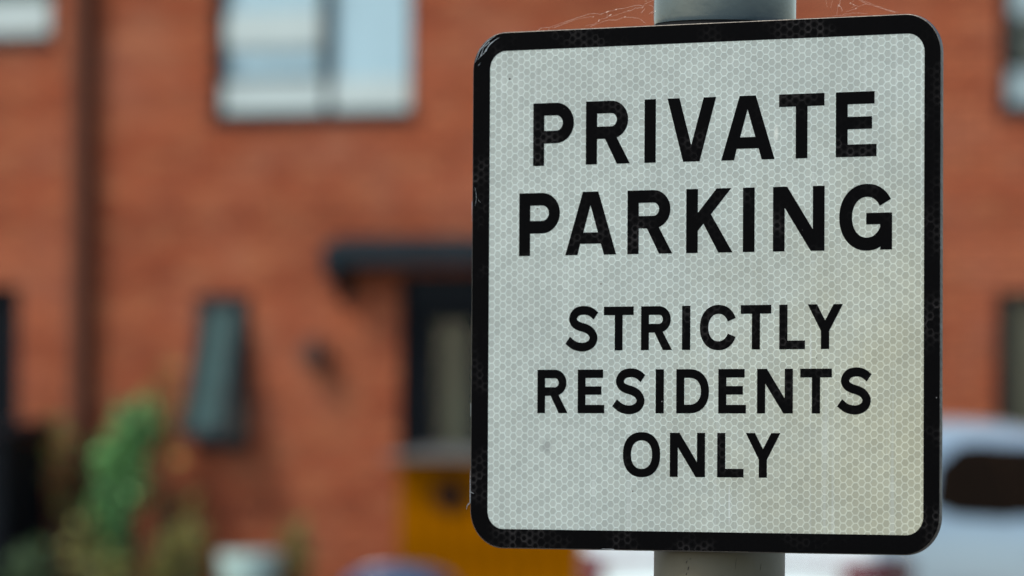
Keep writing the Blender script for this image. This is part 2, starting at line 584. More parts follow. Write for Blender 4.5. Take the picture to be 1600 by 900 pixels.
ground_sheet('ground', -400, 400, -300, 500, 0.0, M['asphalt'])
WALL_D, YAW = 7200.0 / 215.0, math.radians(18.0)
U = Vector((math.cos(YAW), -math.sin(YAW), 0))
N = Vector((-math.sin(YAW), -math.cos(YAW), 0))
O = Vector((0, WALL_D, 0))
def wp(u, out=0.0, z=0.0):
    return O + U * u + N * out + Vector((0, 0, z))
pv = empty('pavement', wp(0, 0, 0), -YAW)
tag(pv, kind='structure')
pave = MB().box(-14, 14, -4.6, -1.30, 0, 0.10).build('paving_surface', M['paving'], pv)
kr = MB()
MB().box(-14, 14, -4.73, -4.602, -0.05, 0.12).build('kerb', M['kerb'], pv, bevel=0.012)
bed = MB().box(-14, 14, -1.298, 0.0, 0, 0.13).build('garden_bed', M['soil'])
bed.location = wp(0)
bed.rotation_euler = (0, 0, -YAW)
tag(bed, kind='structure')

# ------------------------------------------------------------------ terraced houses
PITCH_Z, BH, BL, JT = 0.075, 0.063, 0.213, 0.012
unit = MB()
unit.prism([(0.004, 0.0), (0.209, 0.0), (0.213, 0.004), (0.213, 0.1), (0, 0.1), (0, 0.004)], 2, 0, BH)
bmesh.ops.recalc_face_normals(unit.bm, faces=unit.bm.faces)
BRICK = bpy.data.meshes.new('brick')
unit.bm.to_mesh(BRICK)
unit.bm.free()
BRICK.materials.append(M['brick_one'])

def house(u0, u1, label, opens, ztop, vis):
    """vis: (u range, z range) of the courses in view nearest the camera, built brick by brick"""
    uc = (u0 + u1) / 2
    root = empty('brick_house', wp(uc), -YAW, label, 'house', 'terraced brick houses')
    # backing masonry with the openings left out
    us = sorted({u0, u1, *[q for o in opens for q in o[:2]]})
    zs = sorted({0.0, ztop, *[q for o in opens for q in o[2:]]})
    back = MB()
    for a, b in zip(us, us[1:]):
        for c, d in zip(zs, zs[1:]):
            mu, mz = (a + b) / 2, (c + d) / 2
            if not any(o[0] < mu < o[1] and o[2] < mz < o[3] for o in opens):
                back.box(a - uc, b - uc, 0.010, 0.26, c, d)
    wall = back.build('wall', M['mortar'], root)
    # courses
    cand, rest = [], []
    k = 0
    while (k + 1) * PITCH_Z <= ztop + 1e-6:
        z = k * PITCH_Z + JT / 2
        segs = [(u0, u1)]
        for o in opens:
            if o[2] - 0.01 < z + BH / 2 < o[3] + 0.01:
                ns = []
                for a, b in segs:
                    if o[1] <= a or o[0] >= b:
                        ns.append((a, b))
                    else:
                        if o[0] > a: ns.append((a, o[0]))
                        if o[1] < b: ns.append((o[1], b))
                segs = ns
        for a, b in segs:
            first = math.floor((a - u0) / (BL + JT)) - 1
            x = u0 + first * (BL + JT) + (0.1125 if k % 2 else 0)
            while x < b:
                p, q = max(x, a + (0.0 if a == u0 else 0.002)), min(x + BL, b - 0.002)
                if q - p > 0.03:
                    seen = vis[0] < (p + q) / 2 < vis[1] and vis[2] < z < vis[3]
                    (cand if seen else rest).append((p, q, z))
                x += BL + JT
        k += 1
    cand.sort(key=lambda t: -t[0])
    single, rest = cand[:300], rest + cand[300:]
    for p, q, z in single:
        o = bpy.data.objects.new('brick', BRICK)
        o.parent = wall
        o.location = (p - uc, random.uniform(-0.003, 0.002), z)
        o.scale = ((q - p) / BL, 1, 1)
        col.objects.link(o)
    m = MB()
    for p, q, z in rest:
        dy = random.uniform(-0.003, 0.002)
        m.box(p - uc, q - uc, dy, dy + 0.09, z, z + BH)
    tag(m.build('brick_courses', M['brick_many'], wall), kind='stuff')
    return root, uc

def bars(b, x0, x1, z0, z1, wd, y0, y1):
    b.box(x0, x0 + wd, y0, y1, z0, z1)
    b.box(x1 - wd, x1, y0, y1, z0, z1)
    b.box(x0 + wd, x1 - wd, y0, y1, z0, z0 + wd)
    b.box(x0 + wd, x1 - wd, y0, y1, z1 - wd, z1)
    return b

def upper_window(root, x0, x1, z0, z1, mull, curtain, bar_z, band_z, board='white'):
    """two-light window: pale blinds behind the glass, white boards along the bottom of the lights"""
    y0 = 0.055
    fr = bars(MB(), x0, x1, z0, z1, 0.045, y0, y0 + 0.07)
    fr.box(mull - 0.03, mull + 0.03, y0 - 0.002, y0 + 0.068, z0 + 0.045, z1 - 0.045)
    f = fr.build('window', M['dark_frame'], root, bevel=0.006)
    MB().box(x0 - 0.02, x1 + 0.02, -0.035, y0 - 0.002, z0 - 0.035, z0 + 0.012).build('sill', M['dark_frame'], f, bevel=0.004)
    for a, b in ((x0 + 0.045, mull - 0.03), (mull + 0.03, x1 - 0.045)):
        MB().sheet(a, b, y0 + 0.030, z0 + 0.045, z1 - 0.045).build('pane', M['glass'], f)
        MB().box(a, b, y0 + 0.008, y0 + 0.028, band_z[0], band_z[1]).build('white_board', M[board], f, bevel=0.003)
        MB().box(a, b, y0 + 0.045, y0 + 0.055, z0 + 0.045, z1 - 0.045).build('blind', curtain, f)
    a, b = x0 + 0.045, mull - 0.03
    if bar_z:
        bars(MB(), a, b, band_z[1] + 0.002, z1 - 0.046, 0.024, y0 - 0.012, y0 + 0.025).build('casement_frame', M['dark_frame'], f)
        MB().box(a + 0.025, b - 0.025, y0 - 0.004, y0 + 0.024, *bar_z).build('white_rail', M[board], f, bevel=0.003)
    return f

# house in the middle: from the downpipe to well behind the sign
B0, B1 = -3.375, 1.70
winB = (-2.34, -0.775, 3.79, 5.025)
slotB = (-2.46, -2.04, 1.35, 2.475)
doorB = (-0.865, 0.20, 0.15, 2.625)
houseB, ub = house(B0, B1, 'red brick house with the dark door canopy, between the downpipe and the sign',
                   [winB, slotB, doorB], 5.7, (-3.38, -0.25, 0.2, 4.8))
upper_window(houseB, winB[0] - ub, winB[1] - ub, winB[2], winB[3], -1.459 - ub, M['blind'], (4.315, 4.585), (3.84, 4.075))
# narrow window with its top-hung sash pushed open
x0, x1 = slotB[0] - ub, slotB[1] - ub
f = bars(MB(), x0, x1, 1.35, 2.475, 0.045, 0.03, 0.10).build('window', M['dark_frame'], houseB, bevel=0.005)
tag(f, label='narrow window with its sash pushed open at the bottom')
MB().box(x0 - 0.01, x1 + 0.01, -0.03, 0.028, 1.32, 1.36).build('sill', M['dark_frame'], f)
MB().box(x0 + 0.045, x1 - 0.045, 0.16, 0.17, 1.395, 2.43).build('blind', M['room'], f)
ang = math.radians(22)
def tilt(o, hinge):
    o.location = hinge
    o.rotation_euler = (ang, 0, 0)
sb = bars(MB(), x0 + 0.03, x1 - 0.03, -1.11, 0.0, 0.062, -0.025, 0.02).build('sash', M['dark_frame'], f, bevel=0.004)
tilt(sb, (0, 0.01, 2.445))
sb.rotation_euler = (-ang, 0, 0)
pn = MB().sheet(x0 + 0.092, x1 - 0.092, -0.010, -1.048, -0.062).build('sash_pane', M['sash_glass'], f)
tilt(pn, (0, 0.01, 2.445)); pn.rotation_euler = (-ang, 0, 0)
ob = MB().box(x0 + 0.092, x1 - 0.092, 0.0, 0.004, -1.048, -0.062).build('sash_backing', M['bluish_curtain'], f)
tilt(ob, (0, 0.01, 2.445)); ob.rotation_euler = (-ang, 0, 0)
# front door with glazed panel
a, b = doorB[0] - ub, doorB[1] - ub
df = MB()
df.box(a, a + 0.06, 0.10, 0.19, 0.15, 2.475)
df.box(b - 0.06, b, 0.10, 0.19, 0.15, 2.475)
df.box(a + 0.06, b - 0.06, 0.10, 0.19, 2.40, 2.475)
df.box(a + 0.002, b - 0.002, 0.06, 0.19, 2.477, 2.623)
df = df.build('door_frame', M['dark_frame'], houseB, bevel=0.005)
dr = MB()
ga, gb = -0.635 - ub, -0.365 - ub
dr.box(a + 0.062, ga, 0.125, 0.17, 0.16, 2.395)
dr.box(gb, b - 0.062, 0.125, 0.17, 0.16, 2.395)
dr.box(ga, gb, 0.126, 0.169, 0.16, 0.55)
dr.box(ga, gb, 0.126, 0.169, 2.28, 2.395)
door = dr.build('door', M['door'], houseB, bevel=0.004)
MB().sheet(ga, gb, 0.14, 0.55, 2.28).build('door_pane', M['glass'], door)
MB().box(ga - 0.02, gb + 0.02, 0.20, 0.21, 0.50, 2.32).build('door_curtain', M['grey_curtain'], door)
MB().tube([(b - 0.16, 0.075, 0.95), (b - 0.16, 0.075, 1.45)], 0.014, 10).build('handle', M['alloy'], door)
MB().box(a - 0.05, b + 0.05, -0.30, 0.26, 0.0, 0.148).build('doorstep', M['paving'], houseB, bevel=0.01)
# canopy over the door
ca, cb = -1.35 - ub, 0.64 - ub
cn = MB().prism([(-0.36, 2.68), (-0.36, 2.825), (0.0, 2.905), (0.0, 2.68)], 0, ca, cb).build('canopy', M['canopy'], houseB, bevel=0.01)
for s in (ca + 0.02, cb - 0.10):
    MB().prism([(-0.34, 2.678), (0.0, 2.678), (0.0, 2.42), (-0.05, 2.42), (-0.10, 2.50), (-0.18, 2.55), (-0.34, 2.59)], 0, s, s + 0.08).build('bracket', M['canopy'], cn)
# wall lamp beside the door
lm = MB().lathe([(0.055, 0), (0.060, -0.012), (0.058, -0.03), (0.03, -0.035)], (-1.50 - ub, -0.001, 2.035), 20, 'Y').build('wall_lamp', M['iron'], houseB, smooth=True)
MB().lathe([(0.045, -0.12), (0.090, -0.10), (0.105, 0.0), (0.095, 0.07), (0.06, 0.115), (0.012, 0.13)], (-1.49 - ub, -0.109, 2.03), 18).build('lamp_shade', M['lamp'], lm, smooth=True)
# downpipe on the joint with the left house
dp = MB().tube([(-3.375 - ub, -0.09, 0.13), (-3.375 - ub, -0.09, 5.55)], 0.084, 16).build('downpipe', M['pipe'], houseB, smooth=True)
for z in (0.9, 2.1, 3.3, 4.5):
    MB().box(-3.455 - ub, -3.295 - ub, -0.045, 0.0, z, z + 0.045).build('pipe_clip', M['pipe'], dp)

# house on the left, mostly outside the frame
A0, A1 = -8.45, -3.375
winA = (-5.30, -3.655, 4.40, 5.10)
doorA = (-4.93, -3.90, 0.15, 2.55)
houseA, ua = house(A0, A1, 'red brick house left of the downpipe, cut by the left edge', [winA, doorA], 5.7, (-4.3, -3.37, 0.2, 4.8))
upper_window(houseA, winA[0] - ua, winA[1] - ua, winA[2], winA[3], -4.55 - ua, M['bluish_curtain'], None, (4.46, 4.72))
a, b = doorA[0] - ua, doorA[1] - ua
dfr = MB()
dfr.box(a, a + 0.06, 0.08, 0.17, 0.15, 2.55); dfr.box(b - 0.06, b, 0.08, 0.17, 0.15, 2.55); dfr.box(a + 0.06, b - 0.06, 0.08, 0.17, 2.48, 2.55)
dfr.build('door_frame', M['dark_frame'], houseA, bevel=0.005)
da = MB()
da.box(a + 0.062, b - 0.062, 0.11, 0.15, 0.16, 2.475)
da = da.build('door', M['door'], houseA, bevel=0.004)
MB().box(a + 0.25, b - 0.25, 0.095, 0.107, 0.8, 2.2).build('door_panel', M['cabinet'], da, bevel=0.01)

# house on the right, beyond the sign
C0, C1 = 1.70, 6.775
winC = (3.60, 5.25, 3.75, 5.025)
lowC = (3.575, 4.70, 1.05, 2.475)
houseC, uc_ = house(C0, C1, 'red brick house right of the sign, behind the white car', [winC, lowC], 5.7, (3.0, 4.2, 0.2, 4.8))
upper_window(houseC, winC[0] - uc_, winC[1] - uc_, winC[2], winC[3], 4.50 - uc_, M['grey_curtain'], (4.42, 4.66), (3.80, 4.05), 'dull_board')
x0, x1 = lowC[0] - uc_, lowC[1] - uc_
f = bars(MB(), x0, x1, lowC[2], lowC[3], 0.06, 0.05, 0.12)
f.box((x0 + x1) / 2 - 0.04, (x0 + x1) / 2 + 0.04, 0.048, 0.118, lowC[2] + 0.06, lowC[3] - 0.06)
f = f.build('window', M['dark_frame'], houseC, bevel=0.005)
MB().box(x0 - 0.02, x1 + 0.02, -0.035, 0.048, lowC[2] - 0.035, lowC[2] + 0.012).build('sill', M['dark_frame'], f)
for p, q in ((x0 + 0.06, (x0 + x1) / 2 - 0.04), ((x0 + x1) / 2 + 0.04, x1 - 0.06)):
    MB().sheet(p, q, 0.08, lowC[2] + 0.06, lowC[3] - 0.06).build('pane', M['glass'], f)
    MB().box(p, q, 0.15, 0.16, lowC[2] + 0.06, lowC[3] - 0.06).build('curtain', M['grey_curtain'], f)
# eaves and roofs
for r, c, q0, q1 in ((houseA, ua, A0, A1), (houseB, ub, B0, B1), (houseC, uc_, C0, C1)):
    MB().prism([(-0.35, 5.62), (-0.35, 5.74), (4.0, 8.40), (8.3, 5.74), (8.3, 5.62), (4.0, 8.26)], 0, q0 - c + 0.001, q1 - c - 0.001).build('roof', M['tile'], r)
    bk = MB()
    bk.box(q0 - c + 0.002, q1 - c - 0.002, 7.8, 8.0, 0, 5.7)
    bk.build('rear_wall', M['mortar'], r)
    MB().box(q0 - c + 0.001, q1 - c - 0.001, -0.12, -0.01, 5.50, 5.61).build('gutter', M['pipe'], r)
for r, c, q0, q1 in ((houseA, ua, A0, A0 + 0.2), (houseC, uc_, C1 - 0.2, C1)):
    MB().prism([(0.262, 0), (7.798, 0), (7.798, 5.69), (4.0, 8.0), (0.262, 5.72)], 0, q0 - c, q1 - c).build('gable_wall', M['mortar'], r)

# ------------------------------------------------------------------ things by the houses
# black store at the left edge
st = empty('garden_store', wp(-4.10, 0.72, 0.13), -YAW, 'black garden store standing against the left house, cut by the left edge', 'storage box')
MB().box(-0.60, 0.60, -0.38, 0.38, 0.0, 1.28).build('body', M['cabinet'], st, bevel=0.01)
MB().prism([(-0.44, 1.283), (-0.44, 1.33), (0.42, 1.41), (0.42, 1.283)], 0, -0.64, 0.64).build('lid', M['cabinet'], st, bevel=0.012)
for a, b in ((-0.57, -0.005), (0.005, 0.57)):
    d_ = MB().box(a, b, -0.405, -0.383, 0.05, 1.24).build('door', M['cabinet'], st, bevel=0.006)
    MB().box((a if a > 0 else b) - 0.012 + (0.05 if a > 0 else -0.05), (a if a > 0 else b) + 0.012 + (0.05 if a > 0 else -0.05), -0.43, -0.407, 0.6, 0.78).build('handle', M['iron'], d_)

# amber timber bin store in front of the door
bs = empty('bin_store', wp(0.275, 0.95, 0.10), -YAW, 'amber stained timber bin store with a grey lid, below the front door', 'bin store')
W2 = 0.68
MB().box(-W2 + 0.02, W2 - 0.02, -0.34, 0.34, 0.0, 1.16).build('carcass', M['iron'], bs)
nplank = 10
pw = 2 * W2 / nplank
plank = MB().box(0.003, pw - 0.003, -0.022, 0.0, 0.03, 1.17).build('plank', M['amber'], bs, bevel=0.003)
plank.location = (-W2, -0.342, random.uniform(-0.004, 0.004))
for i in range(1, nplank):
    o = plank.copy()
    o.parent = bs
    o.location = (-W2 + i * pw, -0.342 + random.uniform(-0.003, 0.003), random.uniform(-0.006, 0.006))
    col.objects.link(o)
for s in (-1, 1):
    for i in range(5):
        o = plank.copy()
        o.parent = bs
        o.rotation_euler = (0, 0, s * PI / 2)
        o.location = (s * (W2 - 0.018), -s * (0.345 - 0.0) + s * i * pw if s > 0 else 0.345 - i * pw, 0)
        col.objects.link(o)
MB().prism([(-0.58, 1.175), (-0.58, 1.20), (0.37, 1.265), (0.37, 1.175)], 0, -W2 - 0.05, W2 + 0.05).build('lid', M['amber_lid'], bs, bevel=0.008)
hd = MB().lathe([(0.02, 0.0), (0.115, -0.008), (0.12, -0.03), (0.06, -0.045), (0.02, -0.05)], (-0.29, -0.366, 0.93), 20, 'Y').build('handle', M['handle'], bs, smooth=True)

# pale pot
pt = MB()
pt.lathe([(0.16, 0.0), (0.19, 0.06), (0.225, 0.38), (0.238, 0.435), (0.228, 0.465), (0.21, 0.465), (0.205, 0.41), (0.02, 0.40)], (0, 0, 0), 36)
pot = pt.build('plant_pot', M['pot'], smooth=True)
pot.location = wp(-1.69, 0.85, 0.13)
tag(pot, 'pale blue white glazed plant pot on the bed below the narrow window', 'plant pot')

# blue box with domed lid
bb = empty('recycling_box', wp(0.0, 2.4, 0.10), -YAW, 'blue plastic box with a domed lid, left of the bin store', 'box')
MB().prism([(-0.29, -0.2), (0.29, -0.2), (0.33, 0.2), (-0.33, 0.2)], 2, 0.0, 0.30).build('tub', M['blue_box'], bb, bevel=0.02)
arc = [(0.345 * math.cos(PI * k / 18), 0.305 + 0.165 * math.sin(PI * k / 18)) for k in range(19)]
MB().prism(arc, 1, -0.225, 0.225).build('lid', M['blue_box'], bb, smooth=True, bevel=0.02, seg=3)

def leaf_mesh(name, blobs, n, size, material, parent):
    """blobs: (x, y, z, rx, ry, rz) clumps the leaves fill; each leaf a folded four-sided blade"""
    bm = bmesh.new()
    vol = [b[3] * b[4] * b[5] for b in blobs]
    tot = sum(vol)
    for b, v in zip(blobs, vol):
        for _ in range(max(20, int(n * v / tot))):
            while True:
                p = Vector((random.uniform(-1, 1), random.uniform(-1, 1), random.uniform(-1, 1)))
                if 0.15 < p.length < 1 and random.random() < 0.35 + p.length:
                    break
            c = Vector((b[0] + p.x * b[3], b[1] + p.y * b[4], b[2] + p.z * b[5]))
            d = (p.normalized() * 0.6 + Vector((random.gauss(0, .6), random.gauss(0, .6), random.gauss(-0.2, .6)))).normalized()
            s = d.cross(Vector((random.gauss(0, 1), random.gauss(0, 1), random.gauss(0, 1)))).normalized()
            nn = d.cross(s)
            L = size * random.uniform(0.6, 1.35)
            q = [c, c + d * L * 0.5 + s * L * 0.30 + nn * L * 0.08, c + d * L, c + d * L * 0.5 - s * L * 0.30 + nn * L * 0.08]
            vs = [bm.verts.new(x) for x in q]
            bm.faces.new((vs[0], vs[1], vs[2]))
            bm.faces.new((vs[0], vs[2], vs[3]))
    me = bpy.data.meshes.new(name)
    bm.to_mesh(me)
    bm.free()
    return link(name, me, parent, material)

def shrub(u, out, z0, label, blobs, n, size, material, name='shrub', cat='shrub', second='leaf_dark'):
    """blobs in metres relative to the plant's foot: (across, depth, up, rx, ry, rz)"""
    r = empty(name, wp(u, out, z0), -YAW, label, cat, 'plants in the bed along the wall')
    leaf_mesh('foliage', blobs, int(n * 0.42), size * 1.4, material, r)
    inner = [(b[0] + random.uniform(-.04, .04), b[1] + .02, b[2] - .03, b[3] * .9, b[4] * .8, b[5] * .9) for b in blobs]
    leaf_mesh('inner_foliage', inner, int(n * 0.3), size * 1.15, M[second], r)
    s = MB()
    for b in blobs:
        p0 = Vector((random.uniform(-0.03, 0.03), random.uniform(-0.03, 0.03), 0))
        p2 = Vector((b[0], b[1], b[2] + b[5] * 0.3))
        mid = p0.lerp(p2, 0.5) + Vector((random.uniform(-.04, .04), random.uniform(-.04, .04), 0.05))
        s.tube([p0, mid, p2], [0.014, 0.010, 0.005], 6)
    s.build('stem', M['bark'], r)
    return r

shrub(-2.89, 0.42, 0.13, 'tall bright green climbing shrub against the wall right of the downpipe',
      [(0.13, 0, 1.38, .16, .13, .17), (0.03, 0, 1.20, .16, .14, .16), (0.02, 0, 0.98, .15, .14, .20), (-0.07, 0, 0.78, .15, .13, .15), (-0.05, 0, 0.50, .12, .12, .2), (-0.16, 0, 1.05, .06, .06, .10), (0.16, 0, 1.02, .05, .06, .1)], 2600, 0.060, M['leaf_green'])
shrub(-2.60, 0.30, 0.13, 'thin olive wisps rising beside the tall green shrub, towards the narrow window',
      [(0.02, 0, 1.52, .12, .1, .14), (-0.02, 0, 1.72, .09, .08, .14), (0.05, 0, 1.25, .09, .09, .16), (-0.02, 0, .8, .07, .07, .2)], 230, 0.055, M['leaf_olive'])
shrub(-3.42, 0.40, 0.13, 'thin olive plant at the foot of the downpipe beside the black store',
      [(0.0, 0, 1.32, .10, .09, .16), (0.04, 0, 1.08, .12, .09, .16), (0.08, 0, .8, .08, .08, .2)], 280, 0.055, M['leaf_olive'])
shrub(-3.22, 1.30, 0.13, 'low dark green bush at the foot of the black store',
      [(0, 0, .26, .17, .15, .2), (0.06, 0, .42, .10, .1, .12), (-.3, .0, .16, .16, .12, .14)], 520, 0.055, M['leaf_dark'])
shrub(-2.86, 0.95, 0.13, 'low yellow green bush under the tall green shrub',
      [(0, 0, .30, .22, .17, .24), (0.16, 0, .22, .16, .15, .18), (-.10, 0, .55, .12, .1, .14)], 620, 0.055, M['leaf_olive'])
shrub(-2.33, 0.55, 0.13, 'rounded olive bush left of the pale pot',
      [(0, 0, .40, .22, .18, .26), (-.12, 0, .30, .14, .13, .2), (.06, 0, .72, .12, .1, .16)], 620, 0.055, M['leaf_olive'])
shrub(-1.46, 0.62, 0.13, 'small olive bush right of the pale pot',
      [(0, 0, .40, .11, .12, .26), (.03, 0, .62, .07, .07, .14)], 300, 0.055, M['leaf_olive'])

# ------------------------------------------------------------------ white car
def make_car():
    root = empty('car', (1.015, 22.37, 0.0), math.radians(55), 'white hatchback parked behind the sign with red tail lamps', 'car')
    # station: x from the rear, belt z, roof z, half width low, at belt, at roof, bottom z
    S = [(0.00, .70, .74, .74, .76, .70, .40), (0.03, .84, .90, .84, .84, .76, .28), (0.10, 1.02, 1.12, .88, .86, .78, .24), (0.24, 1.07, 1.36, .90, .875, .76, .22),
         (0.42, 1.08, 1.50, .915, .88, .74, .2), (0.75, 1.075, 1.54, .92, .885, .725, .2), (1.20, 1.06, 1.555, .925, .885, .71, .2), (1.80, 1.04, 1.555, .925, .885, .70, .2),
         (2.35, 1.02, 1.50, .92, .88, .69, .2), (2.85, 1.00, 1.29, .915, .86, .69, .2), (3.25, .96, 1.04, .90, .83, .70, .2),
         (3.70, .88, .94, .88, .79, .66, .22), (4.02, .73, .79, .80, .70, .60, .26), (4.12, .57, .61, .68, .60, .52, .36)]
    bm = bmesh.new()
    rings = []
    for x, zb, zr, w0, wb, wr, z0 in S:
        half = [(0, z0), (w0 * .82, z0), (w0 * .97, z0 + .10 * (zb - z0)), (w0, z0 + .52 * (zb - z0)), (wb * 1.005, z0 + .90 * (zb - z0)), (wb * .985, zb),
                (wr + .35 * (wb - wr) * .5, zb + .72 * (zr - zb)), (wr * .93, zb + .95 * (zr - zb)), (wr * .6, zr), (0, zr + .008)]
        ring = [bm.verts.new((x, y, z)) for y, z in half] + [bm.verts.new((x, -y, z)) for y, z in half[-2:0:-1]]
        rings.append(ring)
    for a, b in zip(rings, rings[1:]):
        n = len(a)
        for k in range(n):
            bm.faces.new((a[k], b[k], b[(k + 1) % n], a[(k + 1) % n]))
    bm.faces.new(rings[0])
    bm.faces.new(rings[-1][::-1])
    bmesh.ops.recalc_face_normals(bm, faces=bm.faces)
    me = bpy.data.meshes.new('body')
    bm.to_mesh(me)
    bm.free()
    tmp = link('body', me, None)
    md = tmp.modifiers.new('s', 'SUBSURF')
    md.levels = md.render_levels = 3
    dg = bpy.context.evaluated_depsgraph_get()
    ev = bpy.data.meshes.new_from_object(tmp.evaluated_get(dg))
    bpy.data.objects.remove(tmp)
    # wheel arches: push the skin inward inside the arch circles
    for v in ev.vertices:
        for wx in (0.78, 3.32):
            r = math.hypot(v.co.x - wx, v.co.z - 0.31)
            if r < 0.37 and abs(v.co.y) > 0.5:
                v.co.y *= 0.80
    for p in ev.polygons:
        p.use_smooth = True
    ev.name = 'body'
    link('body', ev, root, M['paint'])
    bvh = BVHTree.FromPolygons([v.co.copy() for v in ev.vertices], [tuple(p.vertices) for p in ev.polygons])
    def patch(name, poly, side, material, off=0.006, n=14, parent=root):
        """a panel lying on the skin: poly in (x,z) seen from side y=+-1, or in (y,z) seen from the rear / front"""
        us = [p[0] for p in poly]; vs = [p[1] for p in poly]
        def inside(a, b):
            c = False
            for i in range(len(poly)):
                (x1_, y1_), (x2_, y2_) = poly[i], poly[i - 1]
                if (y1_ > b) != (y2_ > b) and a < (x2_ - x1_) * (b - y1_) / (y2_ - y1_) + x1_:
                    c = not c
            return c
        b_ = bmesh.new()
        fv = [b_.verts.new((p[0], p[1], 0)) for p in poly]
        b_.faces.new(fv)
        for ax, lo, hi in ((0, min(us), max(us)), (1, min(vs), max(vs))):
            for k in range(1, n):
                t = lo + (hi - lo) * k / n
                no = (1, 0, 0) if ax == 0 else (0, 1, 0)
                co = (t, 0, 0) if ax == 0 else (0, t, 0)
                bmesh.ops.bisect_plane(b_, geom=b_.verts[:] + b_.edges[:] + b_.faces[:], plane_co=co, plane_no=no)
        bad = []
        for v in b_.verts:
            a, c = v.co.x, v.co.y
            if side in (1, -1):
                o_, d_ = Vector((a, 3 * side, c)), Vector((0, -side, 0))
            else:
                o_, d_ = (Vector((-3, a, c)), Vector((1, 0, 0))) if side == 'rear' else (Vector((7, a, c)), Vector((-1, 0, 0)))
            h = bvh.ray_cast(o_, d_)
            if h[0] is None:
                bad.append(v)
            else:
                v.co = h[0] - d_ * off
        if bad:
            bmesh.ops.delete(b_, geom=bad, context='VERTS')
        m_ = bpy.data.meshes.new(name)
        b_.to_mesh(m_)
        b_.free()
        for p in m_.polygons:
            p.use_smooth = True
        o = link(name, m_, parent, material)
        sd = o.modifiers.new('t', 'SOLIDIFY')
        sd.thickness = 0.004
        sd.offset = 0
        return o
    for s in (-1, 1):
        patch('quarter_window', [(0.55, 1.125), (0.76, 1.065), (1.33, 1.04), (1.33, 1.425), (1.02, 1.41), (0.72, 1.31)], s, M['car_glass'])
        patch('door_window', [(1.39, 1.05), (2.84, 1.03), (2.50, 1.30), (2.22, 1.40), (1.39, 1.415)], s, M['car_glass'])
        tl = patch('tail_lamp', [(0.02, .66), (0.22, .68), (0.34, .84), (0.18, .885), (0.03, .87)], s, M['red_lens'], 0.012)
        patch('window_pillar', [(1.325, 1.055), (1.395, 1.052), (1.395, 1.415), (1.325, 1.415)], s, M['car_glass'], 0.004, 4)
        patch('door_handle', [(1.52, .86), (1.72, .865), (1.72, .895), (1.52, .89)], s, M['paint'], 0.018, 3)
        mr = MB().box(-0.09, 0.09, min(s * .90, s * 1.05), max(s * .90, s * 1.05), 0, 0.13)
        o = mr.build('wing_mirror', M['paint'], root, smooth=True, bevel=0.035, seg=3)
        o.location = (2.72, 0, 1.02)
        patch('rear_lamp', [(s * .71, .66), (s * .80, .65), (s * .81, .86), (s * .42, .875), (s * .42, .845), (s * .68, .83)][::s], 'rear', M['red_lens'], 0.010)
    patch('light_bar', [(-.405, .84), (.405, .84), (.405, .872), (-.405, .872)], 'rear', M['red_lens'], 0.008)
    patch('rear_window', [(-.62, 1.12), (.62, 1.12), (.54, 1.46), (-.54, 1.46)], 'rear', M['car_glass'], 0.006)
    patch('windscreen', [(-.68, 1.06), (.68, 1.06), (.54, 1.48), (-.54, 1.48)], 'front', M['car_glass'], 0.006)
    patch('bumper', [(-.68, .36), (.68, .36), (.70, .46), (-.70, .46)], 'rear', M['trim'], 0.012)
    patch('number_plate', [(-.26, .53), (.26, .53), (.26, .64), (-.26, .64)], 'rear', M['plate_yellow'], 0.012, 4)
    for wx in (0.78, 3.32):
        for s in (-1, 1):
            t = MB().lathe([(0.20, -0.1), (0.285, -0.1), (0.31, -0.07), (0.31, 0.07), (0.285, 0.1), (0.20, 0.1)], (0, 0, 0), 32, 'Y').build('wheel', M['rubber'], root, smooth=True)
            t.location = (wx, s * 0.80, 0.31)
            rm = MB().lathe([(0.20, -0.085), (0.19, -0.095), (0.05, -0.06), (0.03, -0.09), (0.01, -0.09)] if s < 0 else [(0.01, 0.09), (0.03, 0.09), (0.05, 0.06), (0.19, 0.095), (0.20, 0.085)], (0, 0, 0), 10, 'Y').build('rim', M['alloy'], t)
    return root
make_car()

# ------------------------------------------------------------------ the sign on its post
R3 = Matrix(((0.87058, 0.00067, -0.49203), (-0.49202, 0.00371, -0.87057), (0.00124, 0.99999, 0.00356)))
SIGN_C = Vector((0.1064, 2.6121, 1.5346))
POST = Vector((0.1205, 2.660, 0.0))
sign = empty('parking_sign', POST, 0, 'white private parking sign with black border and lettering on a grey post', 'sign')
SM = Matrix.Translation(SIGN_C - POST) @ R3.to_4x4()

def curve_mesh(loops, depth):
    cu = bpy.data.curves.new('c', 'CURVE')
    cu.dimensions = '2D'
    cu.fill_mode = 'BOTH'
    cu.extrude = depth / 2
    for lp in loops:
        sp = cu.splines.new('POLY')
        sp.points.add(len(lp) - 1)
        for p, q in zip(sp.points, lp):
            p.co = (q[0], q[1], 0, 1)
        sp.use_cyclic_u = True
    o = bpy.data.objects.new('c', cu)
    col.objects.link(o)
    dg = bpy.context.evaluated_depsgraph_get()
    me = bpy.data.meshes.new_from_object(o.evaluated_get(dg))
    bpy.data.objects.remove(o)
    bpy.data.curves.remove(cu)
    return me

def rrect(x0, x1, y0, y1, r, n=12):
    out = []
    for cx, cy, a0 in ((x1 - r, y1 - r, 0), (x0 + r, y1 - r, 90), (x0 + r, y0 + r, 180), (x1 - r, y0 + r, 270)):
        for k in range(n + 1):
            a = math.radians(a0 + 90 * k / n)
            out.append((cx + r * math.cos(a), cy + r * math.sin(a)))
    return out

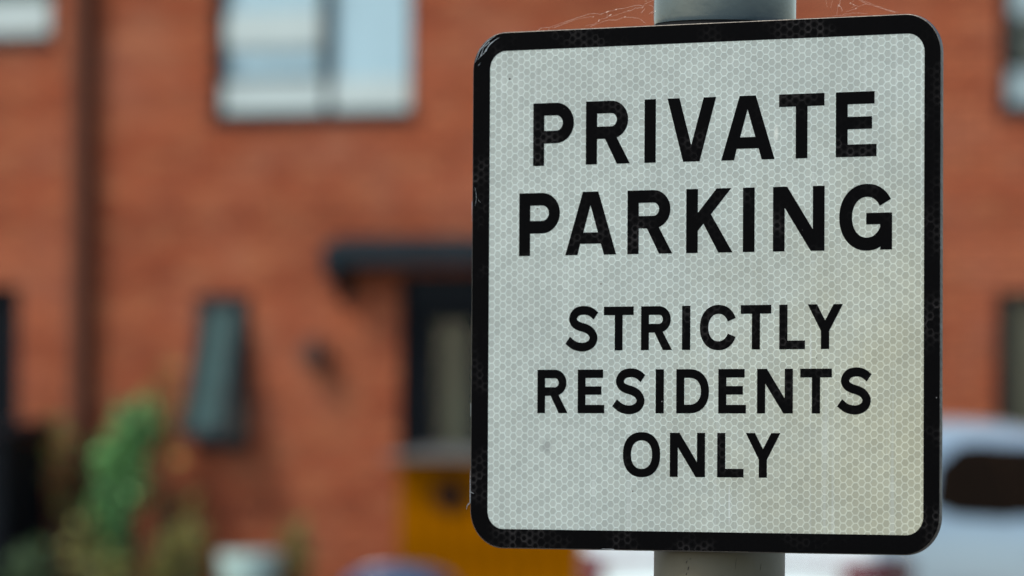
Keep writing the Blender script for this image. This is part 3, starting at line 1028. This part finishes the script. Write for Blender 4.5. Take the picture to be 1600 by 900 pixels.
HW, HH = 0.1493, 0.150
pm = MB()
pm.prism(rrect(-HW, HW, -HH, HH, 0.022, 16), 2, -0.003, 0.0)
plate = pm.build('panel', M['plate'], sign, smooth=True, bevel=0.0004)
plate.matrix_local = SM
def on_plate(name, me, z, material, parent=plate):
    o = link(name, me, parent, material)
    o.location = (0, 0, z)
    return o
INN = (-0.1376, 0.1392, -0.1388, 0.1390)
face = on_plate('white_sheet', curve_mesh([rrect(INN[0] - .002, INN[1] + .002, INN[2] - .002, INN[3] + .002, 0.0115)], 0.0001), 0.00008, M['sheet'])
on_plate('border', curve_mesh([rrect(-HW + .0005, HW - .0005, -HH + .0005, HH - .0005, 0.0217, 16), rrect(*INN, 0.0105, 16)], 0.0001), 0.00022, M['film'])

# lettering: outlines in millimetres
def arc(cx, cy, rx, ry, a0, a1, n=24, e=2.0):
    out = []
    for k in range(n + 1):
        t = math.radians(a0 + (a1 - a0) * k / n)
        c, s = math.cos(t), math.sin(t)
        out.append((cx + rx * math.copysign(abs(c) ** (2 / e), c), cy + ry * math.copysign(abs(s) ** (2 / e), s)))
    return out

def glyph(ch, w, h, t):
    f = lambda *p: [(a * w, b * h) for a, b in p]
    if ch == 'I':
        return [f((0, 0), (1, 0), (1, 1), (0, 1))]
    if ch == 'L':
        return [[(0, 0), (w, 0), (w, t * .96), (t, t * .96), (t, h), (0, h)]]
    if ch == 'T':
        c = w / 2
        return [[(c - t / 2, 0), (c + t / 2, 0), (c + t / 2, h - t * .97), (w, h - t * .97), (w, h), (0, h), (0, h - t * .97), (c - t / 2, h - t * .97)]]
    if ch == 'E':
        u = t * .95
        m0 = h * .52 - u / 2
        return [[(0, 0), (w, 0), (w, u), (t, u), (t, m0), (w * .89, m0), (w * .89, m0 + u), (t, m0 + u), (t, h - u), (w * .95, h - u), (w * .95, h), (0, h)]]
    if ch == 'P':
        bh = .645 * h
        r = bh / 2
        return [[(0, 0), (t, 0), (t, h - bh)] + arc(w - r, h - r, r, r, -90, 90) + [(0, h)],
                [(t, h - bh + t)] + arc(w - r, h - r, r - t, r - t, -90, 90) + [(t, h - t)]]
    if ch == 'R':
        bh, wb = .60 * h, .955 * w
        r = bh / 2
        cx = wb - r
        th = -math.degrees(math.acos((.70 * w - cx) / r))
        return [[(0, 0), (t, 0), (t, h - bh), (.435 * w, h - bh), (.706 * w, 0), (w, 0)] + arc(cx, h - r, r, r, th, 90) + [(0, h)],
                [(t, h - bh + t * .98)] + arc(cx, h - r, r - t, r - t * .98, -90, 90) + [(t, h - t * .98)]]
    if ch == 'V':
        return [f((.327, 0), (.665, 0), (1, 1), (.747, 1), (.494, .256), (.247, 1), (0, 1))]
    if ch == 'A':
        return [f((0, 0), (.24, 0), (.29, .177), (.70, .177), (.76, 0), (1, 0), (.645, 1), (.342, 1)), f((.352, .355), (.64, .355), (.492, .79))]
    if ch == 'K':
        return [f((0, 0), (.25, 0), (.25, .345), (.372, .455), (.696, 0), (1, 0), (.533, .60), (.967, 1), (.655, 1), (.25, .625), (.25, 1), (0, 1))]
    if ch == 'N':
        return [f((0, 0), (.226, 0), (.226, .673), (.735, 0), (1, 0), (1, 1), (.774, 1), (.774, .335), (.274, 1), (0, 1))]
    if ch == 'Y':
        return [f((.379, 0), (.613, 0), (.613, .404), (1, 1), (.738, 1), (.4985, .638), (.265, 1), (0, 1), (.379, .404))]
    if ch == 'O':
        return [arc(w / 2, h / 2, w / 2, h * .512, 0, 354, 59, 2.25), arc(w / 2, h / 2, w / 2 - t * 1.03, h * .512 - t * .93, 0, 354, 59, 2.25)]
    if ch == 'D':
        rx = .60 * w
        return [[(0, 0)] + arc(w - rx, h / 2, rx, h / 2, -90, 90, 32, 2.2) + [(0, h)],
                [(t, t * .97)] + arc(w - rx, h / 2, rx - t, h / 2 - t * .97, -90, 90, 32, 2.2) + [(t, h - t * .97)]]
    if ch == 'C':
        rx, ry, cx, cy = w * .514, h * .512, w * .514, h / 2
        return [arc(cx, cy, rx, ry, 23, 337, 56, 2.15) + arc(cx, cy, rx - t * 1.05, ry - t, 336, 24, 56, 2.15)]
    if ch == 'G':
        rx, ry, cy = w * .525, h * .512, h / 2
        cx = rx
        sx = w - t
        th = -math.degrees(math.acos((sx - cx) / rx)) + 360
        out = arc(cx, cy, rx, ry, 31, th, 56, 2.1)
        irx, iry = rx - t * 1.08, ry - t
        ti = -math.degrees(math.acos(min(1, (sx - cx) / irx))) + 360
        top = h * .565
        out += [(sx, 0), (w, 0), (w, top), (w * .512, top), (w * .512, top - t * .88), (sx, top - t * .88)]
        out += arc(cx, cy, irx, iry, ti, 32, 56, 2.1)
        return [out]
    if ch == 'S':
        key = [(393, 212), (335, 166), (268, 153), (200, 172), (164, 232), (182, 288), (232, 320), (285, 337), (338, 370), (370, 430), (350, 494), (295, 528), (232, 531), (170, 510), (112, 461)]
        P = [Vector(((x - 80) / 342 * w, (575 - y) / 463 * h * 1.03 - .015 * h)) for x, y in key]
        P = [P[0] * 2 - P[1]] + P + [P[-1] * 2 - P[-2]]
        line = []
        for i in range(1, len(P) - 2):
            for k in range(5):
                q = k / 5
                a, b, c, d = P[i - 1:i + 3]
                line.append(0.5 * ((2 * b) + (c - a) * q + (2 * a - 5 * b + 4 * c - d) * q * q + (3 * b - a - 3 * c + d) * q ** 3))
        line.append(P[-2])
        lf, rt = [], []
        for i, p in enumerate(line):
            d = (line[min(i + 1, len(line) - 1)] - line[max(i - 1, 0)]).normalized()
            nn = Vector((-d.y, d.x)) * t * .5
            lf.append(tuple(p + nn))
            rt.append(tuple(p - nn))
        return [lf + rt[::-1]]

TEXT = [
    (71.4, 36.3, 7.25, [('P', -108.56, -81.79), ('R', -73.82, -45.11), ('I', -35.71, -28.45), ('V', -20.95, 10.04), ('A', 13.49, 47.09), ('T', 49.81, 77.97), ('E', 85.13, 110.1)]),
    (19.35, 36.35, 7.25, [('P', -117.53, -90.69), ('A', -86.95, -53.71), ('R', -46.44, -17.51), ('K', -8.62, 20.83), ('I', 27.37, 34.67), ('N', 46.27, 78.29), ('G', 87.41, 119.76)]),
    (-35.65, 25.05, 5.05, [('S', -87.16, -64.73), ('T', -61.48, -42.16), ('R', -37.32, -17.36), ('I', -10.97, -5.74), ('C', 0.42, 23.25), ('T', 26.24, 45.37), ('L', 50.45, 66.43), ('Y', 68.1, 89.81)]),
    (-71.65, 25.05, 5.05, [('R', -104.82, -84.87), ('E', -78.28, -60.93), ('S', -56.35, -34.03), ('I', -27.72, -22.5), ('D', -14.47, 6.29), ('E', 12.26, 29.67), ('N', 36.71, 59.02), ('T', 63.64, 83.16), ('S', 85.93, 107.91)]),
    (-107.75, 25.05, 5.05, [('O', -48.63, -24.65), ('N', -18.41, 3.95), ('L', 11.74, 28.35), ('Y', 29.76, 51.36)]),
]
for base, h, t, row in TEXT:
    for ch, xa, xb in row:
        loops = [[((xa + x) / 1000, (base + y) / 1000) for x, y in lp] for lp in glyph(ch, xb - xa, h, t)]
        on_plate('letter', curve_mesh(loops, 0.0001), 0.00022, M['film'])

# knocks on the border: chipped film at the top left corner and nicks on the left edge
def scuff(pts, r):
    return MB().tube([(x / 1000, y / 1000, 0.0003) for x, y in pts], [q / 1350 for q in r], 5)
sf = MB()
for pts, r in (([(-147.6, 133), (-144.5, 140), (-139.5, 145.0), (-134, 148.2)], (.12, .32, .26, .08)),
               ([(-146, 134.5), (-141.5, 138.5), (-138, 143), (-134.5, 145.5), (-131.5, 147)], (.08, .26, .42, .20, .06)),
               ([(-144, 136.4), (-142, 141.5), (-138, 144.6)], (.30, .12, .36)),
               ([(-140.6, 139.0), (-139.2, 141.4)], (.3, .12)), ([(-145.5, 131), (-143.9, 133)], (.14, .05)),
               ([(-149.2, -124), (-149.25, -112), (-149.2, -104)], (.30, .22, .05)), ([(-149.3, -124), (-151.2, -125.5), (-151.6, -127.6)], (.45, .30, .15)),
               ([(-148.9, -117.7), (-146.6, -118.6)], (.2, .05)), ([(-149.2, 52), (-149.2, 40)], (.2, .06)), ([(-149.2, -66), (-149.2, -74)], (.22, .08)),
               ([(-147.2, 60), (-146.2, 54), (-147, 49)], (.05, .14, .04)), ([(-145.0, 52.5), (-143.2, 50.8)], (.1, .04)),
               ([(-62, -149.3), (-54, -149.5)], (.10, .25))):
    bm_t = scuff(pts, r)
    me_t = bpy.data.meshes.new('t')
    bm_t.bm.to_mesh(me_t)
    bm_t.bm.free()
    sf.bm.from_mesh(me_t)
    bpy.data.meshes.remove(me_t)
o = tag(sf.build('edge_scuffs', M['scuff'], plate), kind='stuff')

# post, cap, channel and clamps
LEAN = Matrix.Rotation(math.radians(0.35), 4, 'Y')
ps = MB().lathe([(0.0378, 0.0), (0.0378, 1.72)], (0, 0, 0), 64).build('post', M['post'], sign, smooth=True)
PM = Matrix.Translation((-0.0085, 0, 0)) @ LEAN
ps.matrix_local = PM
cp = MB().lathe([(0.0385, 1.6875), (0.0409, 1.6875), (0.0412, 1.690), (0.0412, 1.745), (0.0400, 1.752), (0.030, 1.760), (0.004, 1.764)], (0, 0, 0), 64).build('post_cap', M['cap'], sign, smooth=True)
cp.matrix_local = PM
co = MB().lathe([(0.0380, 1.655), (0.0402, 1.655), (0.0402, 1.6872), (0.0380, 1.6872)], (0, 0, 0), 64).build('shade_gap_ring', M['shade_gap_ring'], sign, smooth=True)  # added dark ring, stands in for the shaded gap under the cap
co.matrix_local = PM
sx_ = MB()
for a, z0, dz, r in ((-0.56, 1.3795, -0.0020, .00028), (-0.53, 1.3760, -0.0022, .00032), (-0.56, 1.3725, -0.0016, .00022), (-0.50, 1.3805, -0.0008, .0002), (0.62, 1.378, -0.006, .0001), (0.2, 1.381, -0.008, .0001)):
    x_, y_ = 0.0378 * math.sin(a), -0.0378 * math.cos(a)
    sx_.tube([(x_ - 0.0004, y_, z0 + dz), (x_ + 0.0001, y_, z0 + dz * .4), (x_ + 0.0005, y_, z0)], [r * .5, r, r * .4], 5)
sx_ = tag(sx_.build('scratches', M['iron'], sign), kind='stuff')
sx_.matrix_local = PM
for zz in (-0.085, 0.085):
    ch = MB().box(-0.11, 0.11, -0.0125, 0.0125, -0.011, -0.0032).build('channel', M['plate'], plate)
    ch.location = (0, zz, 0)
    off = SM.inverted() @ Vector((0, 0, SIGN_C.z))
    ring = MB()
    pts = [(off.x + 0.0405 * math.cos(2 * PI * k / 24), zz, off.z + 0.0405 * math.sin(2 * PI * k / 24)) for k in range(25)]
    ring.tube(pts, 0.0022, 8)
    ring.build('clamp', M['plate'], plate, smooth=True)

# ------------------------------------------------------------------ cobwebs (local to the sign plate's own plane)
def thread(b, pts, r):
    """pts in millimetres on the plate's plane, wandering a little out of it"""
    out = []
    for i in range(len(pts) - 1):
        (xa, ya), (xb, yb) = pts[i][:2], pts[i + 1][:2]
        m_ = 5
        for k in range(m_):
            q = k / m_
            out.append(((xa + (xb - xa) * q + random.gauss(0, .10)) / 1000, (ya + (yb - ya) * q + random.gauss(0, .10)) / 1000, random.gauss(-.3, .25) / 1000))
    out.append((pts[-1][0] / 1000, pts[-1][1] / 1000, 0))
    b.tube(out, [r / 1000 * 0.62 * random.uniform(.5, 1.3) for _ in out], 4)

def web(label, strands, beads):
    b = MB()
    for pts, r in strands:
        thread(b, pts, r)
    for x, y, sx, sy in beads:
        b.tube([((x - sx) / 1000, (y - sy) / 1000, 0), (x / 1000, y / 1000, 0), ((x + sx) / 1000, (y + sy) / 1000, 0)], [.00007, .00022, .00008], 6)
    o = b.build('cobweb', M['silk'])
    o.matrix_world = Matrix.Translation(POST) @ SM
    return tag(o, label, 'cobweb', 'cobwebs on the sign')

S1 = [([(-106.2, 150.1), (-104.1, 151.3), (-98.8, 151.7), (-92.0, 153.3), (-85.1, 155.2), (-78.8, 156.9), (-69.9, 158.6), (-65.2, 157.8), (-61.5, 158.9), (-54.5, 160.1), (-47.5, 161.0), (-40.7, 162.2), (-37.6, 161.4)], 0.075),
      ([(-97.2, 151.1), (-93.0, 152.1), (-85.6, 154.3), (-82.0, 155.2), (-74.6, 156.5), (-69.4, 156.7)], 0.045),
      ([(-95.6, 151.1), (-88.8, 153.1), (-83.5, 154.7)], 0.045),
      ([(-74.6, 151.4), (-69.9, 152.1), (-67.0, 153.4), (-65.7, 154.3), (-64.1, 155.1), (-58.6, 156.3), (-53.7, 157.2), (-49.5, 158.4), (-44.3, 159.2)], 0.06),
      ([(-71.4, 151.0), (-64.1, 153.3), (-59.9, 154.3), (-55.0, 154.0), (-52.1, 154.9), (-48.9, 155.6), (-43.3, 155.0), (-39.4, 154.2), (-36.5, 152.1), (-35.5, 151.2)], 0.07),
      ([(-47.5, 159.2), (-45.1, 159.2), (-42.5, 160.5), (-38.1, 160.2), (-36.8, 161.1)], 0.1),
      ([(-38.4, 157.5), (-36.3, 159.8)], 0.11),
      ([(-38.1, 160.7), (-35.3, 162.8), (-33.0, 163.7), (-30.4, 164.5)], 0.07),
      ([(-35.6, 163.8), (-35.1, 164.5)], 0.09),
      ([(-33.2, 161.9), (-30.9, 160.9), (-30.1, 158.8), (-33.2, 156.6)], 0.06),
      ([(-33.2, 156.6), (-29.4, 158.0)], 0.06),
      ([(-106.2, 150.2), (-103.6, 151.6)], 0.15),
      ([(-99.3, 149.8), (-98.3, 151.2)], 0.09),
      ([(-61.0, 158.9), (-60.5, 156.1)], 0.05),
      ([(-64.7, 158.1), (-64.1, 157.2)], 0.05)]
web('wispy cobweb from the post to the top left edge of the sign', S1, [(-60.4, 159.0, 1.0, .35), (-58.5, 157.0, .9, .4), (-54.5, 160.1, .6, .2), (-65.9, 154.1, .3, .7), (-48.9, 155.6, .5, .1), (-29.4, 158.0, .25, .3), (-69.4, 156.5, .2, .15)])
S2 = [([(87.3, 159.4), (87.2, 157.6), (85.9, 156.4), (87.7, 155.8), (88.5, 153.1)], 0.12),
      ([(85.6, 150.5), (85.4, 152.8), (85.8, 156.3)], 0.045),
      ([(82.4, 150.7), (86.3, 150.9), (94.2, 150.8)], 0.04),
      ([(98.6, 158.9), (106.0, 155.9), (113.8, 153.4), (121.2, 150.9)], 0.06),
      ([(100.1, 158.9), (107.0, 156.3), (116.3, 152.8), (123.1, 151.0)], 0.06),
      ([(103.0, 156.5), (98.6, 155.4), (96.7, 156.0), (93.7, 157.4)], 0.055),
      ([(98.4, 155.4), (97.2, 154.3), (94.2, 153.5), (91.3, 152.6)], 0.05),
      ([(96.7, 155.9), (94.2, 154.6)], 0.045),
      ([(95.7, 159.1), (93.7, 156.5)], 0.05),
      ([(88.8, 151.3), (95.2, 151.9), (104.0, 151.3)], 0.045),
      ([(82.3, 159.6), (81.6, 155.2)], 0.035),
      ([(78.4, 159.8), (79.4, 155.7)], 0.035)]
web('fine cobweb threads at the top right edge of the sign beside the post', S2, [(86.8, 156.1, .4, .2), (93.7, 157.4, .3, .3), (95.6, 156.5, .3, .15), (97.2, 154.3, .3, .35)])
S3 = [([(126, -149.6), (129, -152.5), (131.2, -155.5), (130.8, -160)], .05), ([(129, -149.4), (130, -152), (133, -152.6)], .06), ([(124.5, -149.8), (127, -151.4)], .05)]
web('tiny wisp of cobweb hanging under the lower right corner of the sign', S3, [])
